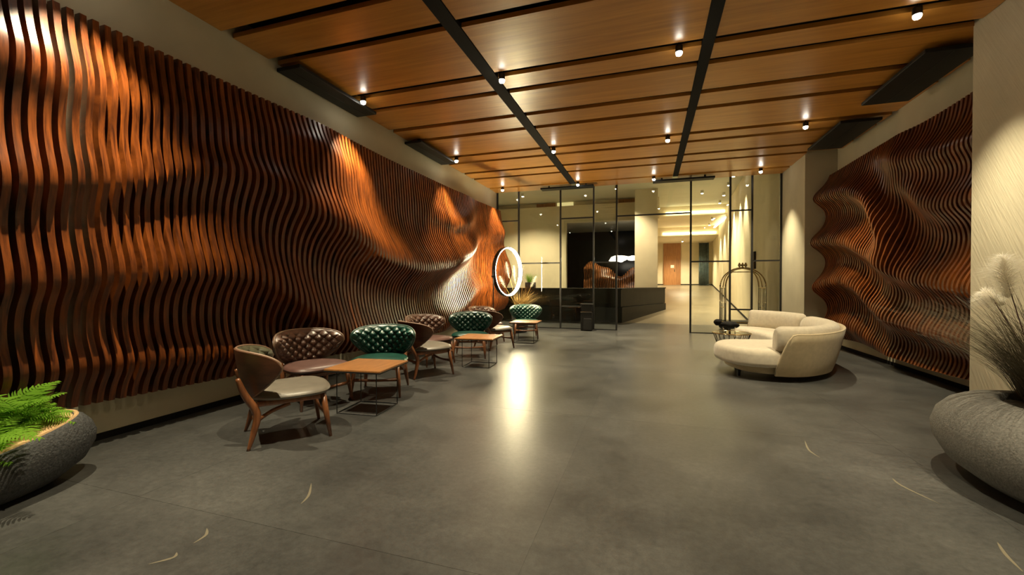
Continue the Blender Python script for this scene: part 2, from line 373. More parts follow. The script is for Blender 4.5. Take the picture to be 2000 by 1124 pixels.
# each ridge: (y, crest height, amplitude, width above, width below)
L_R = [
 [(0.5,2.92,.12,.26,.30),(1.6,2.92,.13,.26,.30),(1.95,2.87,.11,.28,.30),(2.4,2.88,.08,.30,.30),(3.2,2.95,.05,.3,.3),(4.2,3.1,.10,.25,.4),(4.65,3.0,.16,.3,.5),(5.1,2.9,.06,.3,.4),(6.0,3.0,.0,.3,.3),(12,3.0,.0,.3,.3)],
 [(0.5,1.95,.12,.28,.22),(1.6,1.98,.12,.28,.22),(2.46,2.20,.11,.28,.22),(2.9,2.42,.10,.26,.24),(3.45,2.48,.19,.22,.34),(3.83,2.36,.29,.34,.36),(4.3,2.15,.37,.50,.32),(5.0,1.92,.40,.58,.30),(5.7,1.66,.40,.55,.28),(6.8,1.55,.42,.50,.27),(8.0,1.70,.42,.48,.26),(9.1,2.0,.34,.42,.24),(9.9,2.5,.16,.3,.24),(12,2.8,.12,.3,.2)],
 [(0.5,1.26,.15,.34,.19),(1.6,1.28,.15,.34,.19),(2.46,1.39,.17,.36,.20),(3.1,1.43,.19,.36,.22),(3.55,1.38,.20,.38,.25),(4.0,1.12,.25,.46,.28),(4.5,.70,.30,.54,.26),(5.0,.42,.32,.60,.24),(6.0,.30,.29,.54,.22),(7.5,.32,.30,.50,.22),(8.8,.65,.26,.42,.24),(9.6,1.1,.20,.35,.25),(12,1.4,.1,.3,.2)],
 [(0.5,.66,.12,.22,.16),(1.6,.66,.12,.22,.16),(2.0,.64,.13,.22,.16),(3.2,.58,.14,.22,.16),(3.9,.46,.12,.22,.16),(4.6,.35,.02,.25,.16),(12,.35,.0,.25,.16)],
 [(0.5,2.9,.0,.4,.4),(6.8,2.85,.02,.4,.3),(7.6,2.70,.08,.3,.25),(8.4,2.6,.14,.3,.22),(9.2,2.75,.14,.3,.22),(9.9,3.1,.06,.25,.25),(12,3.2,.0,.3,.3)],
 [(0.5,2.0,.0,.6,.6),(9.7,2.0,.0,.6,.6),(10.4,1.9,.14,.5,.5),(11.0,1.75,.24,.6,.45),(11.9,1.7,.34,.6,.4)],
 [(0.5,1.0,.0,.3,.3),(9.6,.7,.0,.3,.3),(10.6,.75,.18,.3,.3),(11.9,.8,.26,.3,.3)],
]
L_B = [(0.5,.05),(2.4,.05),(3.4,.07),(4.2,.08),(4.7,.10),(5.2,.08),(6.2,.06),(8.6,.07),(9.5,.12),(10.0,.05),(10.7,.10),(11.9,.12)]
R_R = [
 [(5.5,2.20,.26,.32,.22),(5.85,2.22,.26,.32,.22),(6.35,2.20,.26,.32,.22),(6.85,2.33,.24,.32,.22),(7.2,2.55,.18,.3,.25),(7.6,2.8,.08,.3,.25),(8.2,3.0,.0,.3,.3),(10.4,3.0,.0,.3,.3)],
 [(5.5,1.9,.0,.3,.3),(7.2,1.75,.0,.3,.3),(7.62,2.0,.22,.3,.3),(7.9,2.38,.30,.30,.25),(8.2,2.64,.30,.3,.22),(8.8,2.90,.30,.28,.22),(9.4,2.98,.32,.28,.22),(10.3,3.03,.36,.28,.22)],
 [(5.5,1.20,.27,.34,.20),(5.85,1.23,.27,.34,.20),(7.1,1.37,.30,.36,.20),(7.86,1.66,.32,.36,.2),(8.8,2.0,.34,.36,.2),(9.4,2.1,.36,.34,.2),(10.3,2.12,.40,.30,.22)],
 [(5.5,.62,.24,.26,.16),(5.85,.64,.24,.26,.16),(7.4,.72,.25,.26,.16),(8.05,.90,.26,.28,.17),(8.67,1.25,.28,.28,.18),(9.27,1.36,.30,.3,.2),(10.3,1.15,.38,.34,.22)],
 [(5.5,2.85,.20,.24,.22),(6.5,2.9,.20,.24,.22),(7.3,3.05,.18,.24,.22),(8.0,3.25,.10,.24,.22),(8.6,3.4,.03,.24,.22),(10.4,3.4,.0,.24,.2)],
 [(5.5,.10,.16,.2,.2),(7.4,.15,.16,.2,.2),(8.4,.35,.16,.22,.2),(9.2,.55,.18,.25,.2),(10.3,.4,.2,.25,.2)],
]
R_B = [(5.5,.10),(6.5,.09),(7.4,.08),(7.65,.15),(7.9,.08),(8.6,.06),(9.3,.07),(10.3,.10)]
DL = ridge_field(L_R, L_B); DR = ridge_field(R_R, R_B)
def slat_wall(root, D, y0, y1, pitch, th, wallx, sgn, z0f, z1f, mat, nz=84):
    y = y0
    while y < y1:
        z0 = z0f(y); z1 = z1f(y); zz = np.linspace(z0, z1, nz); d = np.maximum(D(y, zz), 0.05)
        fx = wallx+sgn*d; bx = wallx+sgn*0.012
        vs = []; fs = []
        for k in range(nz):
            vs += [(bx, y, zz[k]), (fx[k], y, zz[k]), (fx[k], y+th, zz[k]), (bx, y+th, zz[k])]
        for k in range(nz-1):
            a = 4*k; b = a+4
            for q in range(4): fs.append((a+q, a+(q+1) % 4, b+(q+1) % 4, b+q))
        fs.append((3,2,1,0)); e = 4*(nz-1); fs.append((e, e+1, e+2, e+3))
        o = mesh_obj('slat', vs, fs, mat, root)
        auto_smooth(o, 40)
        y += pitch
panelL = tag(empty('wavy_slat_panel', (0,0,0)), 'long wavy wall panel of vertical reddish brown plywood slats behind the tufted chairs', 'wall panel')
slat_wall(panelL, DL, 0.62, 11.80, 0.080, 0.044, XL, 1, lambda y: 0.32+0.02*math.sin(y*1.3)+(0.14*max(0,y-10.2)), lambda y: 3.42, M['slat'])
panelR = tag(empty('wavy_slat_panel', (0,0,0)), 'shorter wavy wall panel of brown plywood slats behind the cream sofa', 'wall panel')
slat_wall(panelR, DR, 5.74, 10.16, 0.078, 0.040, XR, -1, lambda y: 0.22+0.03*math.sin(y*1.6), lambda y: 3.50-0.02*math.sin(y*2), M['slat_r'])

# ================================================================== CEILING SPOTS
SX = (-3.90, -1.80, 0.31, 2.46); SY = (5.14, 8.22, 11.19); SYB = (2.09,)
colname = ('along the left slat wall', 'beside the left ceiling rail', 'beside the right ceiling rail', 'near the right-hand wall')
rowname = {5.14: 'in the nearest visible row', 8.22: 'in the middle row', 11.19: 'in the row by the glass front'}
def ceiling_spot(x, y, label, group):
    t = empty('ceiling_spotlight', (x, y, ZC-0.09))
    tag(t, label, 'spotlight', group)
    body = MB().lathe([(0.036,0.015),(0.040,0.018),(0.040,0.085),(0.036,0.089)], 20).build('housing', M['black'], t); auto_smooth(body)
    stem = MB().lathe([(0.009,0.089),(0.009,0.34)], 10).build('stem', M['black'], t)
    ln = MB().lathe([(0.012,-0.026),(0.028,-0.018),(0.036,0.0),(0.036,0.0145)], 20).build('lens', M['lens'], body); auto_smooth(ln)
    ld = bpy.data.lights.new('spot', 'SPOT'); ld.energy = SPOT_W; ld.color = SPOT_COL; ld.spot_size = SPOT_ANG; ld.spot_blend = SPOT_BLEND
    ld.shadow_soft_size = 0.015
    l = bpy.data.objects.new('spot_light', ld); COL.objects.link(l); l.parent = t; l.location = (0,0,-0.05)
    return t
for y in SY:
    for i, x in enumerate(SX):
        if y == 11.19 and i == 2: x = 0.10
        ceiling_spot(x, y, 'small black ceiling spotlight %s, %s' % (rowname[y], colname[i]), 'lobby ceiling spotlights')
for y in SYB:
    for i, x in enumerate(SX):
        ceiling_spot(x, y, 'black ceiling spotlight above the upper picture edge, %s' % colname[i], 'lobby ceiling spotlights')

# ================================================================== HEATER PANELS
def heater(x0, x1, y0, y1, label):
    t = tag(empty('ceiling_heater_panel', ((x0+x1)/2, (y0+y1)/2, ZC-0.10)), label, 'heater panel', 'flat dark heater panels under the ceiling')
    a, b = (x1-x0)/2, (y1-y0)/2
    p = MB().bbox(-a, a, -b, b, 0.0, 0.045, 0.008).build('panel', M['heater'], t)
    if b > a:
        MB().box(-0.004, 0.004, -b+0.03, b-0.03, -0.003, 0.0).build('seam', M['black'], p)
        for s in (-1, 1): MB().box(-0.02, 0.02, s*b*0.7-0.02, s*b*0.7+0.02, 0.045, 0.14).build('bracket', M['black'], t)
    else:
        MB().box(-a+0.03, a-0.03, -0.004, 0.004, -0.003, 0.0).build('seam', M['black'], p)
        for s in (-1, 1): MB().box(s*a*0.7-0.02, s*a*0.7+0.02, -0.02, 0.02, 0.045, 0.14).build('bracket', M['black'], t)
heater(-4.32, -3.97, 4.05, 5.55, 'dark flat heater panel above the left slat wall, the nearer one')
heater(-4.32, -3.97, 6.88, 8.35, 'dark flat heater panel above the left slat wall, the farther one')
heater(2.92, 3.48, 5.95, 7.45, 'dark flat heater panel above the right slat wall, the nearer one')
heater(2.92, 3.48, 8.15, 9.65, 'dark flat heater panel above the right slat wall, the farther one')
heater(-2.86, -1.41, 11.36, 11.62, 'slim dark heater panel above the glass front, left one')
heater(0.08, 1.52, 11.36, 11.62, 'slim dark heater panel above the glass front, right one')

# ================================================================== GLASS FRONT
win = struct(empty('window_1', (0, YG, 0)), 'black framed glass front between lobby and reception hall')
mull = [-4.30, -3.64, -2.40, -1.47, -0.85, 1.02, 1.94, 2.43, 3.055]
ZT = 4.22
def wparts(mb, name, mat): return mb.build(name, mat, win)
for x in mull: wparts(MB().box(x-0.022, x+0.022, -0.03, 0.03, 0, ZT), 'mullion', M['black'])
trans = {0:[3.12],1:[1.87],2:[3.12,.64],3:[1.87],4:[3.12],5:[1.85],6:[3.12,.63],7:[1.85]}
for i in range(8):
    a, b = mull[i]+0.022, mull[i+1]-0.022
    for z in trans[i]: wparts(MB().box(a, b, -0.022, 0.022, z-0.018, z+0.018), 'transom', M['black'])
    zs = sorted(trans[i])
    if i != 4:
        wparts(MB().box(a, b, -0.02, 0.02, 0.0, 0.022), 'bottom_rail', M['black'])
        lo = [0.022]+[z+0.018 for z in zs]; hi = [z-0.018 for z in zs]+[ZT]
    else:
        lo = [zs[0]+0.018]; hi = [ZT]
    for z0, z1 in zip(lo, hi):
        wparts(MB().box(a+0.001, b-0.001, -0.004, 0.004, z0+0.001, z1-0.001), 'pane', M['glass'])

# ================================================================== HALL BEYOND THE GLASS
YR, SL = 14.3, 0.0677
def rz(y): return max(0.0, (y-YR)*SL)
ramp = mesh_obj('floor_hall', [(-7.5,14.3,0),(5,14.3,0),(5,33,rz(33)),(-7.5,33,rz(33)),(-7.5,14.3,-.3),(5,14.3,-.3),(5,33,-.3),(-7.5,33,-.3)],
    [(0,1,2,3),(4,7,6,5),(0,4,5,1),(1,5,6,2),(2,6,7,3),(3,7,4,0)], M['hall_floor']); struct(ramp, 'polished hall floor sloping gently up beyond the glass')
struct(MB().box(-7.5, XL-0.15, 12.0, 14.3, -0.2, 0).build('floor_hall', M['floor']))
struct(MB().box(XR+0.15, 5.0, 12.0, 14.3, -0.2, 0).build('floor_hall', M['floor']))
# hall ceiling and lowered far part with coves
struct(MB().box(-7.7, 5.2, YG+0.12, 22.0, 5.0, 5.15).build('ceiling_hall', M['hall_ceiling']))
struct(MB().box(-7.7, 5.2, YG+0.11, YG+0.16, 4.2, 5.0).build('wall_header', M['hall_ceiling']))
struct(MB().box(0.3, 5.2, 22.0, 26.5, 4.55, 5.15).build('ceiling_far', M['hall_wall']))
struct(MB().box(0.3, 5.2, 26.5, 33.0, 4.05, 5.15).build('ceiling_far', M['hall_wall']))
for (x0,x1,y,z,lab) in ((0.75,3.35,21.93,4.62,'nearer'),(0.75,3.6,26.43,4.12,'farther')):
    c = MB().bbox(x0, x1, y-0.02, y+0.05, z, z+0.10, 0.01).build('cove_light', M['cove']); tag(c, 'warm glowing cove strip across the hall ceiling step, the %s one' % lab, 'light', 'hall cove lights')
cl = MB().bbox(3.42, 3.52, 22.3, 26.2, 4.40, 4.45, 0.01).build('cove_light', M['cove']); tag(cl, 'warm glowing cove strip running along the right hall wall', 'light', 'hall cove lights')
# right wall of the hall (two lengths), far wall, left parts
struct(MB().prism([(3.08,YG+0.05),(3.0,14.96),(3.9,14.96),(3.9,YG+0.05)], 0, 5.0).build('wall_hall_right', M['hall_wall']), 'beige side wall right behind the glass front')
struct(MB().prism([(3.0,14.96),(4.05,31.6),(5.0,31.6),(5.0,14.96)], -0.1, 5.1).build('wall_hall_right', M['hall_wall']), 'washed beige corridor wall with light scallops')
mesh_obj_bb = MB()
struct(mesh_obj('baseboard_hall', [(2.99,14.97,0.046),(4.04,31.6,rz(31.6)),(4.04,31.6,rz(31.6)+.08),(2.99,14.97,.126),(3.02,14.97,.046),(4.07,31.6,rz(31.6)),(4.07,31.6,rz(31.6)+.08),(3.02,14.97,.126)],
    [(0,1,2,3),(4,7,6,5),(0,4,5,1),(3,2,6,7),(0,3,7,4),(1,5,6,2)], M['matt_black']))
struct(MB().box(0.2, 4.2, 31.5, 31.7, 0.9, 4.3).build('wall_hall_far', M['hall_wall']), 'bright beige wall at the far end of the hall')
struct(MB().box(0.3, 4.05, 31.47, 31.5, 1.12, 1.22).build('baseboard_far', M['matt_black']))
# back wall with the dark opening to the lounge
YB = 19.0
struct(MB().box(-7.5, -3.60, YB, YB+0.25, 0, 4.78).build('wall_hall_back', M['hall_wall']), 'beige wall behind the reception desk')
struct(MB().box(-3.60, 0.40, YB, YB+0.25, 4.03, 4.78).build('wall_hall_back', M['hall_wall']), 'beige wall above the dark lounge opening')
struct(MB().box(-3.68, -3.58, YB-0.04, YB+0.25, 0, 4.12).build('trim_1', M['plaster']))
struct(MB().box(-3.58, -0.4, YB-0.04, YB+0.25, 4.02, 4.12).build('trim_2', M['plaster']))
struct(MB().box(-7.5, 0.40, YB+0.3, YB+0.5, 4.70, 5.2).build('wall_clerestory', M['hall_wall']))
for (x0,x1,mat,lab) in ((-5.03,-4.12,'door_wood','brown wooden clerestory panel high above the reception wall, left one'),(-4.05,-3.3,'lit_panel','glowing yellow clerestory panel high above the reception wall'),(-1.3,-0.55,'door_wood','brown wooden clerestory panel beside the hall column')):
    tag(MB().bbox(x0, x1, YB+0.26, YB+0.30, 4.80, 4.985, 0.006).build('clerestory_panel', M[mat]), lab, 'panel', 'clerestory panels')
struct(MB().box(-7.7, -7.5, 12.0, 19.3, 0, 5.0).build('wall_hall_left', M['hall_wall']))
struct(MB().box(-7.5, XL-0.2, YG, YG+0.2, 0, 5.0).build('wall_front_left', M['hall_wall']))
struct(MB().box(-0.55, 0.31, 17.5, 18.2, 0, 5.0).build('column_hall', M['hall_wall']), 'square beige column standing behind the reception desk')
struct(mesh_obj('wall_corridor_left', *(lambda m: (m.v, m.f))(MB().prism([(0.31,18.2),(0.31,YB+.25),(0.45,31.6),(0.2,31.6),(0.1,18.2)], 0, 5.0)), M['hall_wall']))
# lounge behind the opening
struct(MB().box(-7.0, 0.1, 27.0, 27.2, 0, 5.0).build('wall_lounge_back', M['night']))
struct(MB().box(-7.2, -7.0, 19.3, 27.2, 0, 5.0).build('wall_lounge_left', M['plaster']))
struct(MB().box(-7.2, 0.2, 19.3, 27.2, 4.5, 4.6).build('ceiling_lounge', M['hall_ceiling']))
wb = empty('wave_bench', (-1.9, 22.6, 0.5)); tag(wb, 'wavy slatted wooden sculpture wall glowing orange in the dark lounge opening', 'sculpture')
for k in range(30):
    x = -1.35+k*0.09; hgt = 1.55+0.32*math.sin(k*0.21+0.5)+0.10*math.sin(k*0.55)
    zz = np.linspace(0, hgt, 20); dep = 0.42+0.14*np.sin(zz*4.6+k*0.20)+0.08*np.sin(zz*9-k*0.1)
    dep = dep*np.sqrt(np.maximum(0.02, 1-(zz/hgt)**6))
    vs = []; fs = []
    for i in range(20): vs += [(x,0.35,zz[i]),(x,-dep[i],zz[i]),(x+.05,-dep[i],zz[i]),(x+.05,0.35,zz[i])]
    for i in range(19):
        for q in range(4): fs.append((4*i+q,4*i+(q+1)%4,4*i+4+(q+1)%4,4*i+4+q))
    fs += [(3,2,1,0),(76,77,78,79)]
    mesh_obj('slat', vs, fs, M['wave_bench'], wb)
def blob(name, mat, parent, c, r, seed, n=(14,9), amp=0.25):
    rnd = random.Random(seed); ph = [rnd.uniform(0,6) for _ in range(6)]
    vs = []; fs = []; a, b = n
    vs.append((c[0],c[1],c[2]-r[2]))
    for i in range(1,b):
        th = PI*i/b
        for j in range(a):
            q = 2*PI*j/a; k = 1+amp*math.sin(3*q+ph[0])*math.sin(2*th+ph[1])+amp*0.6*math.sin(5*q+ph[2]+3*th)
            vs.append((c[0]+r[0]*k*math.sin(th)*math.cos(q), c[1]+r[1]*k*math.sin(th)*math.sin(q), c[2]-r[2]*k*math.cos(th)))
    vs.append((c[0],c[1],c[2]+r[2]))
    for j in range(a):
        fs.append((0,1+(j+1)%a,1+j)); e = 1+(b-2)*a; fs.append((len(vs)-1,e+j,e+(j+1)%a))
    for i in range(b-2):
        for j in range(a): fs.append((1+i*a+j,1+i*a+(j+1)%a,1+(i+1)*a+(j+1)%a,1+(i+1)*a+j))
    return mesh_obj(name, vs, fs, mat, parent, True)
cp = empty('cloud_pendant', (-1.2, 22.0, 2.52)); tag(cp, 'glowing white cloud shaped pendant lamp hanging in the dark lounge', 'lamp')
blob('cloud_shade', M['cloud'], cp, (-0.28,0,0), (0.42,0.3,0.15), 3)
blob('cloud_shade', M['cloud'], cp, (0.55,0,0.02), (0.50,0.3,0.11), 5)
MB().tube([(-0.28,0,0.1),(-0.28,0,1.97)], 0.006, 6).build('cord', M['black'], cp)
MB().tube([(0.55,0,0.1),(0.55,0,1.97)], 0.006, 6).build('cord', M['black'], cp)
# door at the far end, with notice
d1 = struct(empty('door_1', (1.35, 31.47, 1.12)), 'tall oak door panel at the end of the hall')
MB().bbox(-0.42, 0.72, -0.06, 0.0, 0, 2.95, 0.01).build('door_surround', M['door_wood'], d1)
leaf = MB().bbox(-0.36, 0.40, -0.10, -0.06, 0, 2.05, 0.008).build('door_leaf', M['door_wood'], d1)
MB().box(0.30, 0.34, -0.14, -0.10, 0.95, 1.15).build('handle', M['chrome'], leaf)
MB().box(0.06, 0.28, -0.105, -0.10, 1.22, 1.42).build('notice', M['notice'], leaf)
# ribbed blue-grey curtain at the right end
cu = empty('ribbed_curtain', (3.45, 30.6, rz(30.6))); tag(cu, 'blue grey ribbed curtain panel at the right end of the hall', 'curtain')
vs = []; fs = []; n = 40
for i in range(n+1):
    x = -0.32+0.62*i/n; y = 0.05*math.sin(i*1.3)
    for (yy, zz) in ((y,0.02),(y,2.85),(y+0.02,2.85),(y+0.02,0.02)): vs.append((x,yy,zz))
for i in range(n):
    for q in range(4): fs.append((4*i+q,4*i+(q+1)%4,4*i+4+(q+1)%4,4*i+4+q))
fs += [(0,1,2,3),(4*n+3,4*n+2,4*n+1,4*n)]
mesh_obj('cloth', vs, fs, M['glass_blue'], cu, True)
MB().tube([(-0.36,0.01,2.88),(0.34,0.01,2.88)], 0.015, 8).build('curtain_rod', M['chrome'], cu)
# dark wall panel on the side wall behind the glass
wpn = empty('wall_cabinet', (3.01, 14.45, 1.72)); tag(wpn, 'small dark cabinet mounted on the side wall behind the glass', 'cabinet')
MB().bbox(-0.05, 0.02, -0.22, 0.22, 0, 0.52, 0.006).build('body', M['heater'], wpn)
MB().bbox(-0.06, -0.05, -0.20, 0.20, 0.03, 0.49, 0.004).build('door', M['black'], wpn)
# hall spotlights (wall washers)
def hall_spot(x, y, z, label, ww, ang=70, aim=(0,0,0)):
    t = empty('hall_spotlight', (x, y, z-0.12)); tag(t, label, 'spotlight', 'hall spotlights')
    auto_smooth(MB().lathe([(0.05,0),(0.055,0.01),(0.055,0.12)], 16).build('housing', M['hall_ceiling'], t))
    MB().lathe([(0.04,-0.012),(0.045,0.0),(0.045,0.004)], 16).build('lens', M['lens'], t)
    ld = bpy.data.lights.new('spot', 'SPOT'); ld.energy = ww; ld.color = HALL_COL; ld.spot_size = math.radians(ang); ld.spot_blend = 0.6; ld.shadow_soft_size = 0.05
    l = bpy.data.objects.new('spot_light', ld); COL.objects.link(l); l.parent = t; l.location = (0,0,-0.03); l.rotation_euler = aim
nth = ['first','second','third','fourth','fifth','sixth','seventh','eighth']
def hwx(y): return 3.0+(y-14.96)*(1.05/16.64)
for i, y in enumerate((15.9, 17.3, 19.2, 21.0)):
    hall_spot(hwx(y)-0.38, y, 5.0, 'round white ceiling spotlight washing the hall wall, %s from the glass' % nth[i], HALL_W*1.5, 62)
for i, y in enumerate((23.0, 25.2)):
    hall_spot(hwx(y)-0.55, y, 4.55, 'round white spotlight in the lowered hall ceiling, %s from the step' % nth[i], HALL_W*1.5, 80)
hall_spot(2.0, 18.5, 5.0, 'round white spotlight in the middle of the hall ceiling', HALL_W*2, 110)
hall_spot(2.0, 29.0, 4.05, 'round white spotlight near the oak door', HALL_W*2, 140)
hall_spot(-1.2, 16.6, 5.0, 'round white spotlight above the reception desk by the column', HALL_W*1.6, 120)
hall_spot(-5.0, 16.9, 5.0, 'round white spotlight above the reception desk, left one', HALL_W*2.0, 130)
hall_spot(-2.0, 21.2, 4.5, 'round white spotlight over the wavy lounge sculpture', HALL_W*1.0, 90)
# reception desk
dk = empty('reception_desk', (0,0,0)); tag(dk, 'long dark stone reception desk with angled end behind the glass front', 'desk')
MB().prism([(-5.6,14.32),(-0.84,14.22),(0.63,17.9),(0.34,17.98),(0.34,17.42),(-0.15,17.42),(-1.35,14.95),(-5.6,15.0)], -0.05, 0.50).build('plinth', M['desk'], dk)
MB().prism([(-5.6,14.38),(-0.88,14.28),(0.60,17.9),(0.34,17.95),(0.34,17.42),(-0.12,17.42),(-1.33,14.93),(-5.6,14.95)], 0.51, 1.08).build('counter_front', M['desk'], dk)
MB().prism([(-5.6,14.34),(-0.85,14.24),(0.63,17.93),(0.33,17.99),(0.33,17.42),(-0.18,17.42),(-1.38,14.97),(-5.6,15.0)], 1.08, 1.12).build('counter_top', M['desk'], dk)

# ================================================================== CHAIRS
def chair(kind):
    inner, seatm, pip = {'grey': (M['lea_olive'], M['lea_grey'], M['piping']), 'brown': (M['lea_brown'], M['lea_seat_brown'], M['piping']), 'green': (M['lea_green'], M['lea_green'], M['piping_green'])}[kind]
    t = empty('tufted_armchair')
    # ---- back: wide curved oval, tufted inside, wooden shell outside
    TH = math.radians(66); R = 0.405; XB = -0.295
    def outline(s):                     # s in [-1,1] -> z low, z high
        a = abs(s)
        top = 0.745+0.02*(1-s*s); mid = 0.635
        zt = mid+(top-mid)*max(0.0, 1-a**4.0)**0.45
        zb = mid-(mid-0.355)*max(0.0, 1-a**1.75)**0.80
        return zb, zt
    def P(s, q, off):                   # s along, q in [0,1] height, off outwards
        zb, zt = outline(s); z = zb+(zt-zb)*q; th = s*TH
        lean = -(z-0.45)*0.20*math.cos(th)
        r = R+off
        return (XB+R-(r)*math.cos(th)+lean, r*math.sin(th)+0.06*math.sin(th)*(z-0.5), z)
    ns, nq = 120, 56
    vs = []; fs = []
    for i in range(ns+1):
        s = -math.cos(PI*i/ns)*0.5*0.35+ (2*i/ns-1)*0.825; s = max(-1, min(1, s))
        zb, zt = outline(s)
        for j in range(nq+1):
            q = j/nq; z = zb+(zt-zb)*q
            edge = min(1.0, 4*q, 4*(1-q), 5*(1-abs(s)))
            a = s*TH*R/0.062*PI*0.5; b = (z-0.38)/0.046*PI*0.5
            tuft = math.sqrt(abs(math.sin(a+b)*math.sin(a-b)))
            off = -0.036*math.sqrt(max(0, edge))-0.042*tuft*min(1, edge*1.2)
            vs.append(P(s, q, off))
    for i in range(ns):
        for j in range(nq):
            a = i*(nq+1)+j; fs.append((a, a+1, a+nq+2, a+nq+1))
    o = mesh_obj('tufted_back', vs, fs, inner, t, True); o['label'] = '%s tufted leather back' % {'grey':'olive','brown':'brown','green':'green'}[kind]
    ns2, nq2 = 40, 14; vs = []; fs = []
    for layer in (0.004, 0.022):
        for i in range(ns2+1):
            s = 2*i/ns2-1
            for j in range(nq2+1):
                q = j/nq2; bul = 0.012*math.sin(PI*q)*(1-s*s) if layer > 0.01 else 0
                vs.append(P(s*0.999, q, layer+bul))
    m = (ns2+1)*(nq2+1)
    for L in (0, 1):
        for i in range(ns2):
            for j in range(nq2):
                a = L*m+i*(nq2+1)+j; fs.append((a, a+1, a+nq2+2, a+nq2+1))
    for i in range(ns2):
        for j in (0, nq2):
            a = i*(nq2+1)+j; fs.append((a, a+nq2+1, a+nq2+1+m, a+m))
    for i in (0, ns2):
        for j in range(nq2):
            a = i*(nq2+1)+j; fs.append((a, a+1, a+1+m, a+m))
    shell = mesh_obj('back_shell', vs, fs, M['shell_wood'], t); auto_smooth(shell, 50)
    rim = [P(2*i/60-1, 1, 0.006) for i in range(61)]+[P(1-2*i/60, 0, 0.006) for i in range(1, 60)]
    MB().tube(rim, 0.011, 8, closed=True).build('piping', pip, shell, True)
    # ---- seat: shield shaped cushion
    n = 48; prof = [(0.0,0.345),(0.80,0.362),(0.97,0.370),(1.0,0.388),(0.97,0.408),(0.86,0.424),(0.5,0.432),(0.0,0.432)]
    vs = []; fs = []
    def seat_xy(q, k):
        c, s = math.cos(q), math.sin(q)
        x = math.copysign(abs(c)**0.72, c)*0.315; y = math.copysign(abs(s)**0.72, s)*(0.315+0.04*c)
        return x*k+0.02, y*k
    for k, z in prof[1:-1]:
        for j in range(n):
            q = 2*PI*j/n; x, y = seat_xy(q, k); vs.append((x, y, z+0.02*max(0, x)*1.0))
    kk = len(prof)-2
    for i in range(kk-1):
        for j in range(n): fs.append((i*n+j, i*n+(j+1)%n, (i+1)*n+(j+1)%n, (i+1)*n+j))
    fs.append(tuple(range(n-1,-1,-1))); fs.append(tuple((kk-1)*n+j for j in range(n)))
    auto_smooth(mesh_obj('seat', vs, fs, seatm, t), 50)
    MB().bbox(-0.24, 0.27, -0.24, 0.24, 0.318, 0.364, 0.015).build('seat_frame', M['leg_wood'], t)
    # ---- legs
    for s in (-1, 1):
        MB().tube([(0.25, s*0.235, 0.355),(0.27, s*0.255, 0.2),(0.30, s*0.275, 0.0)], [0.024,0.023,0.013], 10).build('leg', M['leg_wood'], t, True)
        pts = cr([(-0.36, s*0.225, 0.56),(-0.315, s*0.225, 0.43),(-0.235, s*0.235, 0.275),(-0.255, s*0.25, 0.14),(-0.295, s*0.265, 0.0)], 5)
        rr = [0.013+0.016*math.sin(PI*min(1, i/(len(pts)-1)*1.05+0.02))**0.8 for i in range(len(pts))]
        MB().tube(pts, rr, 10).build('leg', M['leg_wood'], t, True)
        # side brace from the rear knee up to the seat frame
        MB().tube(cr([(-0.24, s*0.235, 0.21),(-0.13, s*0.23, 0.275),(0.0, s*0.225, 0.315)], 4), 0.016, 8).build('brace', M['leg_wood'], t, True)
    MB().tube(cr([(0.272, -0.255, 0.20),(0.262, 0, 0.188),(0.272, 0.255, 0.20)], 6), [0.022-0.008*math.sin(PI*i/12) for i in range(13)], 8).build('stretcher', M['leg_wood'], t, True)
    MB().tube([(-0.245, -0.24, 0.22),(-0.245, 0.24, 0.22)], 0.017, 8).build('stretcher', M['leg_wood'], t, True)
    return t
protos = {k: chair(k) for k in ('grey', 'brown', 'green')}
used = set()
def put_chair(kind, x, y, deg, label):
    if kind in used: o = copy_tree(protos[kind])
    else: o = protos[kind]; used.add(kind)
    o.location = (x, y, 0); o.rotation_euler = (0, 0, math.radians(deg)); tag(o, label, 'armchair', 'tufted armchairs along the slat wall')
offs = [(0,0,'nearest group, first table'), (0.0,2.42,'middle group, second table'), (0.0,5.02,'farthest group by the ring lamp')]
chairs = [
 ('grey', -2.97, 2.87, 52, 'armchair with taupe seat and walnut shell turned away from camera, nearest of all chairs'),
 ('brown', -3.50, 3.76, -22, 'brown tufted leather armchair against the slat wall at the nearest table'),
 ('green', -3.05, 4.34, -68, 'green tufted leather armchair behind the nearest wooden table'),
 ('grey', -3.04, 5.37, 56, 'taupe seated armchair turned away, between the two larger green armchairs'),
 ('brown', -3.40, 6.15, -25, 'brown tufted leather armchair against the slat wall at the middle table'),
 ('green', -3.02, 6.92, -70, 'green tufted leather armchair behind the middle wooden table'),
 ('grey', -2.96, 7.95, 58, 'pale seated armchair turned away, in the farthest chair group'),
 ('brown', -3.44, 8.75, -25, 'brown armchair in the farthest group, half hidden behind the pale seated one'),
 ('green', -2.80, 9.72, -72, 'small looking green tufted armchair below the glowing ring lamp'),
]
for c in chairs: put_chair(*c)
